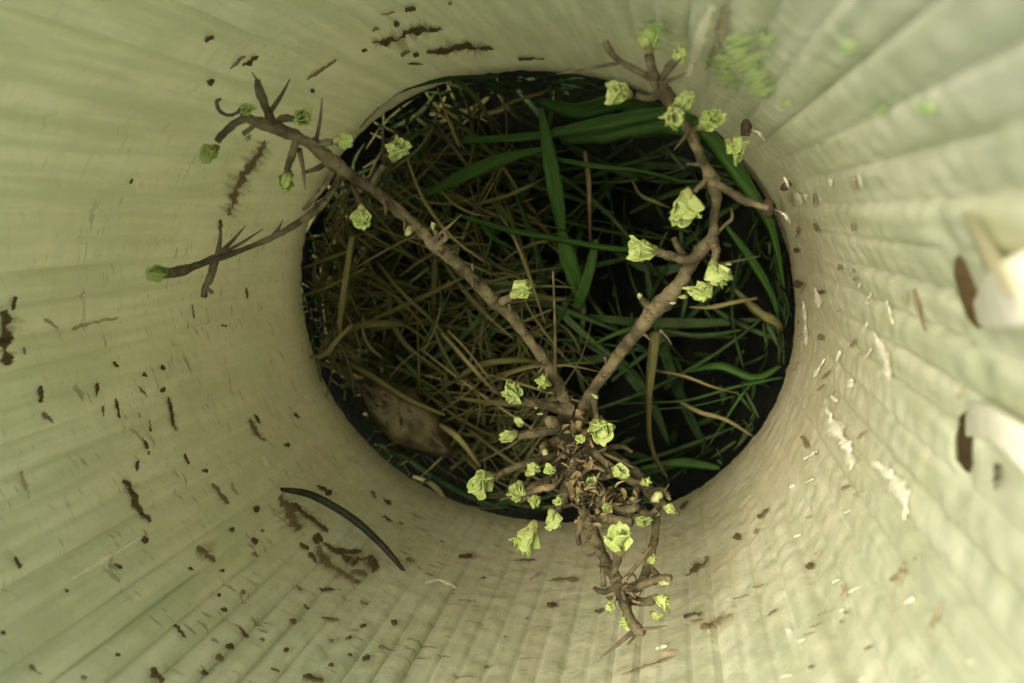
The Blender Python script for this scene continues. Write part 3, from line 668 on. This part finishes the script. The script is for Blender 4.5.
def leaf_mb(base, axis, out, size, curl, rnd):
    """one small cupped leaf with a toothed, lobed edge"""
    mb = MB(); side = axis.cross(out).normalized(); nrow = 7; cols = 5; ph = rnd.random()*9
    wdt = size*rnd.uniform(.36, .52)
    prof = (.35, .72, .95, 1.0, .92, .78, .42)
    for i in range(nrow):
        t = i/(nrow-1)
        for j in range(cols):
            s_ = (j/(cols-1))*2-1
            tooth = 1 + (.22 if i in (3, 5) and abs(s_) == 1 else 0) - (.2 if i in (4,) and abs(s_) == 1 else 0)
            x = s_*wdt*prof[i]*tooth
            y = t*size*(1 - .10*abs(s_) + (-.16 if i == 6 and j in (1, 3) else .1 if i == 6 else 0) + .05*rnd.uniform(-1, 1))
            b = curl*size*(t**2*.9 - .35*t) + .30*size*(s_**2)*prof[i]*(-1) + .12*size*t*noise.noise(Vector((i*.9, j*1.1, size*7000+ph)))
            mb.v.append(base + axis*y + side*x + out*(b)); mb.uv.append((j/4, t))
    for i in range(nrow-1):
        for j in range(cols-1): a = i*cols+j; mb.f.append((a, a+1, a+cols+1, a+cols))
    return mb
for bi, (u, v, s_, z, ang, tilt, kind) in enumerate(BUDS):
    rnd = random.Random(100+bi)
    c = P(u, v, z); px = pxsize(c); S = s_*px*.85; a = math.radians(ang)
    d = (RT*math.cos(a)+UP*math.sin(a))*(1-tilt)+BK*tilt; d.normalize()
    base = c - d*S*.42*(1-tilt*.6)
    e1 = d.orthogonal().normalized(); e2 = d.cross(e1)
    mb = MB()
    rot = Matrix((e1, e2, d)).transposed()
    if kind == 'pale':
        mb.blob(c, S*.36, bi, 9, 7, (.75, .7, 1.35), rot, .7); core = mb.build('bud', M_PALE, sap)
        continue
    mb.blob(base + d*S*.10, S*(.20 if kind == 'leaf' else .26), bi, 8, 6, (1, 1, 1.25), rot, .4)
    core = mb.build('leaf_bud', M_BUDB, sap)
    nl = rnd.choice((3, 4, 4, 5)) if kind == 'leaf' else 3
    for k in range(nl):
        an = 2*math.pi*(k+rnd.uniform(-.2, .2))/nl + bi
        out = e1*math.cos(an)+e2*math.sin(an)
        sp = rnd.uniform(.02, .34) if kind == 'leaf' else rnd.uniform(.10, .2)
        ax = (d + out*sp).normalized()
        on = (out - ax*out.dot(ax)).normalized()
        L = S*rnd.uniform(.62, 1.05)*(.98 if kind == 'leaf' else .92)
        lm = leaf_mb(base + out*S*(.10 if kind == 'leaf' else .17), ax, on, L, rnd.uniform(.1, .7) if kind == 'leaf' else -.55, rnd)
        o = lm.build('leaf', M_LEAF, core)
        o.modifiers.new('smooth', 'SUBSURF').levels = 1
        so_ = o.modifiers.new('thickness', 'SOLIDIFY'); so_.thickness = .00016
    if kind == 'leaf':       # folded heart of the opening bud
        for k in range(2):
            an = rnd.uniform(0, 6.28); out = e1*math.cos(an)+e2*math.sin(an)
            lm = leaf_mb(base+d*S*.1, (d+out*.12).normalized(), (out-d*.12).normalized(), S*.72, .2, rnd)
            o = lm.build('leaf', M_LEAF, core); so_ = o.modifiers.new('thickness', 'SOLIDIFY'); so_.thickness = .00016
# curled dry bud scales in the knot where the branches meet
KN = [((572, 502, 63), (571, 484, 66), (580, 472, 67), (594, 467, 66), (606, 473, 64), 6), ((528, 494, 62), (540, 489, 65), (552, 487, 65), (560, 480, 63), (565, 472, 61), 7)]
rk = random.Random(41)
for i in range(100):        # dry torn bud scales, short and stiff
    t = rk.random(); u = 568+rk.gauss(0, 14)+t*38; v = 430+t*95+rk.gauss(0, 7); z = 58+t*12+rk.uniform(-1, 5); a = rk.uniform(0, 6.28); l_ = rk.uniform(5, 14)
    q = [(u, v, z), (u+math.cos(a)*l_*.5, v+math.sin(a)*l_*.5, z+rk.uniform(0, 2)), (u+math.cos(a+.3)*l_, v+math.sin(a+.3)*l_, z+rk.uniform(0, 4))]
    KN.append((q[0], q[0], q[1], q[2], q[2], rk.uniform(2.5, 6)))
for i in range(16):
    u = 632+rk.gauss(0, 14); v = 590+rk.gauss(0, 12); z = 88+rk.uniform(-3, 3); a = rk.uniform(0, 6.28); l_ = rk.uniform(5, 12)
    q = [(u, v, z), (u+math.cos(a)*l_*.5, v+math.sin(a)*l_*.5, z+1), (u+math.cos(a+.3)*l_, v+math.sin(a+.3)*l_, z+2)]
    if abs(u-(600+(v-560)*.52)) < 40: KN.append((q[0], q[0], q[1], q[2], q[2], rk.uniform(2.5, 5)))
for i, kn in enumerate(KN):
    kk = [kn[0]]+[b for a, b in zip(kn[:5], kn[1:5]) if a != b]
    mb = MB(); pts = [P(*q) for q in kk]; px = pxsize(pts[1]); wd = kn[5]*px
    mb.ribbon(pts, [wd*(.6, 1, 1.1, 1, .3)[k] if k < len(kk)-1 else wd*.2 for k in range(len(kk))], .6, .9, .5, i*.4, 4); mb.build('bud_scale', (M_TIP, M_DIRT2, M_BARK, M_THORN)[i % 4], sap)
for i in range(46):        # knobbly scars and dead buds on the knot
    rnd = random.Random(500+i); t = rnd.random()
    u = 572+rnd.gauss(0, 11)+t*22; v = 405+t*120+rnd.gauss(0, 5); z = 52+t*12+rnd.uniform(-1, 5)
    mb = MB(); c = P(u, v, z); mb.blob(c, rnd.uniform(2.6, 5.5)*pxsize(c), i, 7, 5, (1, 1, rnd.uniform(.7, 1.5)), Matrix.Rotation(rnd.uniform(0, 3), 3, 'X'), .7)
    mb.build('knob', M_BARK if i % 3 else M_TIP, stem)
for u, v, z, s_ in ((673, 303, 79, 7), (683, 297, 79, 9), (684, 288, 79, 6), (540, 414, 62, 6), (536, 408, 62, 4), (728, 264, 84, 8)):
    c = P(u, v, z); mb = MB(); mb.blob(c, s_*.36*pxsize(c), u, 8, 6, (1.3, .6, .8), None, .9); mb.build('pale_scar', M_PALE, sap)

# ------------------------------------------------------------------ grass blades and dry stalks, each one a thing
def lie(name, pts, m, label, cat, group, fold=.3, twist=.5, seed=0):
    w3 = [P(u, v, z) for u, v, z, r in pts]; mb = MB()
    mb.ribbon(w3, [r*pxsize(p) for p, (u, v, z, r) in zip(w3, pts)], fold, twist, .2, seed, 6)
    return tag(mb.build(name, m, None, w3[0].copy()), label, cat, group)
GB = 'green grass blades in the hole'
BL = [
 ([(541, 108, 12, 5), (548, 150, 8, 14), (556, 195, 4, 16), (562, 232, -2, 9)], 'upright broad green blade crossing the middle of the hole'),
 ([(561, 228, -4, 8), (568, 258, -6, 18), (578, 290, -12, 14), (582, 318, -24, 5)], 'green blade forming the left arm of the V below the crossing'),
 ([(596, 240, -2, 6), (590, 268, -6, 11), (580, 298, -12, 12), (572, 318, -24, 5)], 'green blade forming the right arm of the V below the crossing'),
 ([(424, 196, -6, 6), (462, 176, 0, 14), (498, 161, 4, 14), (548, 147, 6, 4)], 'bright green blade slanting up left of the crossing'),
 ([(462, 140, 0, 7), (510, 138, 4, 9), (555, 133, 6, 11), (610, 122, 8, 18), (670, 112, 8, 14)], 'long green blade running level above the crossing'),
 ([(560, 140, -4, 10), (600, 132, 0, 28), (650, 122, 4, 36), (705, 130, 6, 30), (745, 160, 6, 10)], 'widest dark green blade under the upper right buds'),
 ([(538, 100, -2, 8), (575, 112, 0, 22), (620, 104, 2, 26), (668, 110, 2, 12)], 'dark green blade along the top right edge of the hole'),
 ([(526, 152, 2, 4), (560, 160, 4, 7), (600, 167, 6, 8), (645, 172, 4, 7), (690, 184, 0, 3)], 'narrow green blade sloping gently down to the right of the crossing'),
 ([(455, 214, -2, 5), (500, 228, 0, 10), (560, 240, 4, 11), (620, 250, 4, 13), (665, 250, 0, 8)], 'long dark green blade crossing under the bud on the right branch'),
 ([(480, 222, -8, 6), (492, 238, -8, 12), (515, 250, -9, 6)], 'short green blade under the left end of the long dark blade'),
 ([(452, 78, -2, 5), (470, 92, 0, 9), (485, 112, 0, 10), (495, 140, -6, 5)], 'olive curved blade near the top of the hole'),
 ([(690, 118, 6, 10), (722, 152, 10, 26), (752, 196, 12, 24), (772, 232, 12, 16), (784, 290, 4, 6)], 'broad green blade pressed along the upper right rim of the hole'),
 ([(725, 225, -8, 6), (750, 260, -6, 22), (772, 300, -4, 18), (780, 345, -8, 6)], 'dark green blade along the right rim under the branch end'),
 ([(618, 404, -10, 5), (650, 404, -6, 11), (690, 401, -4, 13), (735, 388, -4, 12), (782, 378, -6, 8)], 'wide green blade level across the lower right of the hole'),
 ([(620, 421, -8, 4), (650, 411, -6, 5), (695, 406, -5, 5), (735, 396, -4, 3)], 'thin green blade just below the wide level one'),
 ([(708, 448, -8, 5), (722, 426, -4, 7), (740, 398, -2, 8), (755, 380, -6, 4)], 'short green blade rising across the lower right straws'),
 ([(690, 372, -14, 5), (720, 366, -10, 18), (755, 378, -8, 14), (780, 366, -10, 7)], 'dark green blade above the wide level one at lower right'),
 ([(505, 165, -12, 6), (520, 205, -10, 12), (535, 245, -10, 12), (550, 290, -16, 6)], 'shaded green blade behind the upper stalk crossing'),
 ([(405, 122, -14, 6), (430, 180, -12, 8), (450, 205, -12, 5)], 'dim green blade left of the bright slanting one'),
 ([(362, 400, -12, 4), (392, 440, -12, 9), (425, 470, -12, 10), (468, 495, -12, 8), (505, 508, -12, 4)], 'dark green blade lying along the lower left rim'),  # shadow along this rim is put into the blade's dark colour
 ([(455, 282, -10, 3), (437, 320, -6, 7), (420, 350, -8, 6), (408, 372, -14, 3)], 'thin olive blade left of the lower left branch'),
 ([(592, 345, -12, 4), (620, 332, -10, 7), (655, 322, -14, 4)], 'short dark blade behind the right branch'),
 ([(360, 128, 4, 5), (392, 95, 8, 10), (440, 80, 8, 10), (500, 76, 6, 5)], 'dark green blade along the upper left rim'),
 ([(642, 468, -14, 5), (680, 462, -12, 13), (720, 468, -12, 6)], 'dark green blade near the bottom right rim'),
 ([(742, 330, -12, 4), (700, 336, -12, 8), (660, 330, -16, 4)], 'faint green blade right of the pale bark patch'),
]
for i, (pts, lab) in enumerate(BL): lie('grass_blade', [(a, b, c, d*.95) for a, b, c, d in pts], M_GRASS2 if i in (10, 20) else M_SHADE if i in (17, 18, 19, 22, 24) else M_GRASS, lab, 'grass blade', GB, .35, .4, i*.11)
GS = 'dry stalks in the hole'
ST = [
 ([(352, 236, 8, 5), (346, 275, 10, 6), (341, 310, 8, 6), (338, 350, 2, 3)], M_STRAW, 'pale upright straw under the square bud at left'),
 ([(309, 357, 4, 3), (325, 355, 8, 5), (337, 340, 9, 5), (352, 325, 8, 3)], M_STRAW, 'pale curved straw by the left rim of the hole'),
 ([(337, 338, 4, 4), (360, 326, 8, 7), (385, 324, 8, 8), (404, 325, 4, 4)], M_STRAW2, 'dull level straw joining the two pale straws at left'),
 ([(440, 332, 0, 5), (458, 352, 6, 6), (480, 377, 6, 6), (498, 396, 0, 4)], M_STRAW, 'pale straw running down to the large bud left of the stem'),
 ([(447, 330, 6, 3), (466, 350, 8, 4), (488, 378, 8, 3)], M_STRAW, 'thin light straw lying along the pale one left of the stem'),
 ([(497, 212, -8, 3), (512, 235, -2, 5), (528, 275, 0, 5), (545, 325, -6, 3)], M_STRAW, 'thin tan stalk slanting past the bud on the long branch'),
 ([(584, 150, 0, 5), (588, 178, 4, 7), (589, 210, 2, 5), (590, 244, -8, 3)], M_RED, 'rusty upright stalk right of the green crossing'),
 ([(655, 330, 0, 16), (650, 372, 4, 14), (648, 405, 2, 9), (650, 445, 0, 8), (665, 478, -8, 9)], M_STRAW2, 'flat brown stalk hanging behind the right branch'),
 ([(653, 371, -8, 5), (685, 378, 0, 7), (712, 388, 0, 6), (738, 394, -8, 3)], M_STRAW, 'tan twig crossing right of the flat brown stalk'),
 ([(690, 308, -6, 4), (712, 309, 0, 9), (735, 304, 0, 10), (757, 299, -4, 5)], M_STRAW, 'broad pale straw right of the bark patch'),
 ([(680, 402, -6, 4), (700, 413, 0, 7), (725, 420, -2, 6), (752, 436, -6, 3)], M_STRAW, 'tan straw slanting under the wide green blade'),
 ([(437, 88, 0, 3), (447, 118, 4, 4), (459, 147, 0, 3)], M_STRAW, 'short pale straw near the top left of the hole'),
 ([(495, 110, 0, 4), (520, 100, 4, 5), (545, 92, 2, 4), (552, 84, -2, 3)], M_STRAW2, 'short olive straw slanting near the top of the hole'),
 ([(632, 180, -6, 3), (640, 195, -2, 5), (655, 202, 0, 5), (670, 208, -4, 2)], M_STRAW2, 'bent grey straw left of the hanging leaf bud'),
 ([(476, 205, -8, 4), (505, 197, -2, 7), (530, 186, 0, 5), (550, 176, -8, 3)], M_STRAW2, 'olive straw slanting left of the upright blade'),
 ([(735, 290, -6, 5), (758, 312, 0, 12), (775, 322, 0, 12), (782, 330, -6, 5)], M_STRAW2, 'short flat brown scrap against the right rim'),
 ([(440, 425, 2, 5), (455, 435, 10, 8), (470, 452, 10, 6), (480, 466, 4, 4)], M_STRAW, 'light straw poking out beside the dead leaf'),
 ([(345, 360, 0, 7), (375, 378, 8, 8), (410, 400, 10, 7), (445, 415, 8, 4)], M_STRAW2, 'brown twig along the top edge of the dead leaf'),
 ([(455, 380, -4, 4), (480, 365, 0, 9), (515, 360, 0, 8), (540, 362, -8, 4)], M_STRAW2, 'dull straw crossing behind the long branch'),
 ([(378, 262, -6, 4), (400, 290, 0, 6), (430, 318, 0, 5)], M_STRAW2, 'brown straw under the middle of the long branch'),
 ([(304, 268, 0, 3), (330, 258, 6, 5), (352, 250, 6, 4)], M_STRAW2, 'short straw touching the left rim of the hole'),
 ([(302, 296, 0, 3), (330, 286, 6, 5), (365, 268, 4, 4)], M_STRAW2, 'second short straw touching the left rim, just lower'),
]
for i, (pts, m_, lab) in enumerate(ST): lie('dry_stalk', pts, m_, lab, 'dry stalk', GS, .8, .3, i*.17)

# dead leaf, lower left of the hole
mb = MB(); nr, nc = 11, 9
A0, A1 = (362, 384), (452, 456)
for i in range(nr):
    t = i/(nr-1); cu = A0[0]+(A1[0]-A0[0])*t; cv = A0[1]+(A1[1]-A0[1])*t
    hw = (5, 14, 22, 27, 30, 30, 28, 24, 18, 11, 4)[i]
    for j in range(nc):
        s_ = (j/(nc-1))*2-1; e = 1+.18*noise.noise(Vector((t*5, s_*2, 3)))
        u = cu - .59*hw*s_*e; v = cv + .72*hw*s_*e
        z = 6 - 8*s_*s_ + 11*noise.noise(Vector((t*5, s_*2.6, 8))) + 4*noise.noise(Vector((t*14, s_*6, 3))) - (3 if j == 4 else 0)
        mb.v.append(P(u, v, z)); mb.uv.append((t, s_))
for i in range(nr-1):
    for j in range(nc-1): a = i*nc+j; mb.f.append((a, a+1, a+nc+1, a+nc))
dl = mb.build('dead_leaf', M_DEAD, None, mb.v[50].copy()); dl.modifiers.new('thickness', 'SOLIDIFY').thickness = .0003
tag(dl, 'crumpled brown dead leaf in the lower left of the hole', 'dead leaf')

# seed husks caught on the wall by the upper right rim
for (u, v, s_, off, lab) in ((746, 128, 15, .002, 'dark round seed husk with a pale chip on the upper right wall'), (768, 208, 18, .0035, 'dark husk at the end of the side branch by the right rim'),
                             (786, 186, 11, .0015, 'small dark husk between the two larger ones on the right wall')):
    c = W(u, v, off); e = empty('seed_husk', c); px = pxsize(c)
    tag(e, lab, 'seed husk')
    mb = MB(); mb.blob(c, s_*.5*px, u, 10, 7, (1.15, .8, .8), Matrix.Rotation(u, 3, 'Z'), .4); mb.build('shell', M_HUSK, e)
    mb = MB(); q = [W(u+s_*.35, v+2, off), W(u+s_*.9, v+s_*.35, off*.9), W(u+s_*1.3, v+s_*.9, off*.6)]
    if s_ == 11: q = [W(u-2, v-9, off), W(u+1, v-4, off), W(u+3, v+2, off)]
    mb.ribbon(q, [3*px, 5*px, 2*px], .3, .5, .3, 1, 4, -Vector((c.x, c.y, 0)).normalized()); mb.build('pale_chip', M_WHITE, e)
# dark splinter on the right wall
q = [(914, 289), (917, 300), (920, 312), (925, 331)]
w3 = [W(u, v, .0012) for u, v in q]; mb = MB(); mb.tube(w3, [2*pxsize(p)*k for p, k in zip(w3, (.6, 1.1, 1, .4))], 7, .2)
tag(mb.build('splinter', M_DIRT, None, w3[0].copy()), 'thin dark splinter stuck upright on the right wall near the slots', 'splinter')

# ------------------------------------------------------------------ litter nobody could count
def in_hole(p, mrg=.002): return math.hypot(p.x, p.y) < RR(math.atan2(p.y, p.x)) - mrg
def litter(name, n, m, ureg, zr, lpx, wpx, seed, angs, label):
    rnd = random.Random(seed); mb = MB(); c = 0
    while c < n:
        u, v = ureg(rnd); z = rnd.uniform(*zr); a = rnd.gauss(*rnd.choice(angs)); a = math.radians(a); L = rnd.uniform(*lpx)/2; bend = rnd.gauss(0, .2)*L
        pts = []; dz = rnd.uniform(-6, 6)
        for t in (-1, -.3, .4, 1):
            x = u+math.cos(a)*L*t-math.sin(a)*bend*(1-t*t); y = v-math.sin(a)*L*t-math.cos(a)*bend*(1-t*t)
            pts.append(P(x, y, z+dz*t))
        if not all(in_hole(p) or p.z < -.003 and in_hole(p, -.004) for p in pts): 
            if rnd.random() < .97: continue
            continue
        px = pxsize(pts[1]); wd = rnd.uniform(*wpx)*px
        mb.ribbon(pts, [wd*.5, wd, wd*.9, wd*.25], .4, rnd.uniform(-1, 1), .2, c*.7, 3); c += 1
    return tag(mb.build(name, m, None, Vector((0, 0, -.02))), label, None, None, 'stuff')
def left_reg(r):
    while True:
        u, v = r.uniform(300, 560), r.uniform(80, 510)
        if (u-548)*.75+(v-290)*-.35 < -20+r.gauss(0, 45): return u, v
def all_reg(r): return r.uniform(300, 795), r.uniform(70, 518)
litter('straw_litter', 430, M_STRAW2, left_reg, (-30, -4), (35, 140), (1.6, 6), 11, ((0, 22), (55, 22), (-45, 25), (20, 40)), 'tangle of dull straw over the left side of the hole')
litter('fallen_straw', 60, M_STRAW, left_reg, (-20, 2), (45, 150), (1.6, 3.8), 12, ((10, 25), (55, 20), (-50, 25)), 'scattered pale straw over the left side of the hole')
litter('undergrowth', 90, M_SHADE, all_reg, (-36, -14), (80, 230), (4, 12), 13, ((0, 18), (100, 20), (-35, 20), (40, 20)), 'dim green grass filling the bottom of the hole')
litter('fine_grass', 130, M_GRASS2, left_reg, (-30, -6), (30, 120), (3, 8), 14, ((0, 25), (60, 25), (-40, 25)), 'fine olive grass among the straw at left')
litter('rim_straw', 90, M_STRAW2, lambda r: (r.uniform(302, 350), r.uniform(170, 400)), (-8, 5), (25, 80), (1.6, 5), 17, ((0, 30), (60, 25), (-50, 25)), 'dull straw pushed against the left foot of the wall')
litter('crumbs', 320, M_SHADE, all_reg, (-34, -18), (8, 34), (2.5, 7), 15, ((0, 60), (90, 60)), 'dark scraps of grass scattered over the soil')
mb = MB(); rnd = random.Random(33)
for i in range(420):
    th = rnd.uniform(-math.pi, math.pi); rr = RR(th) - abs(rnd.gauss(.0005, .003)); z = rnd.uniform(-.012, -.001)
    if noise.noise(Vector((math.cos(th)*4, math.sin(th)*4, 5))) < -.15: continue
    c = Vector((rr*math.cos(th), rr*math.sin(th), z)); d = Vector((-math.sin(th)*rnd.choice((-1, 1))-.5*math.cos(th)*rnd.random(), math.cos(th)*rnd.choice((-1, 1))-.5*math.sin(th)*rnd.random(), rnd.uniform(-.2, .5)))
    l_ = rnd.uniform(.002, .009); mb.ribbon([c, c+d*l_*.5, c+d*l_], [.0005, .0011, .0003], .4, .8, .3, i, 2)
tag(mb.build('debris', M_SHADE, None, Vector((0, 0, 0))), 'dark moss and crumbs lying against the foot of the guard wall', None, None, 'stuff')
# short turf outside the guard
rnd = random.Random(21); mb = MB()
for i in range(500):
    th = rnd.uniform(0, 6.283); r = .072 + abs(rnd.gauss(0, .11)); h = rnd.uniform(.01, .028)
    p = Vector((math.cos(th)*r, math.sin(th)*r, .006)); 
    if (p.xy - stake.location.xy).length < .03: continue
    d = Vector((math.cos(th)*rnd.uniform(0, .5)+rnd.uniform(-.3, .3), math.sin(th)*rnd.uniform(0, .5)+rnd.uniform(-.3, .3), 1))
    mb.ribbon([p, p+d*h*.5, p+d*h*.9+Vector((d.x, d.y, -.2))*h*.3], [.002, .002, .0004], .3, 0, 0, i, 2)
tag(mb.build('grass', M_GRASS, None, Vector((0, 0, 0))), 'short turf growing outside the guard', None, None, 'stuff')
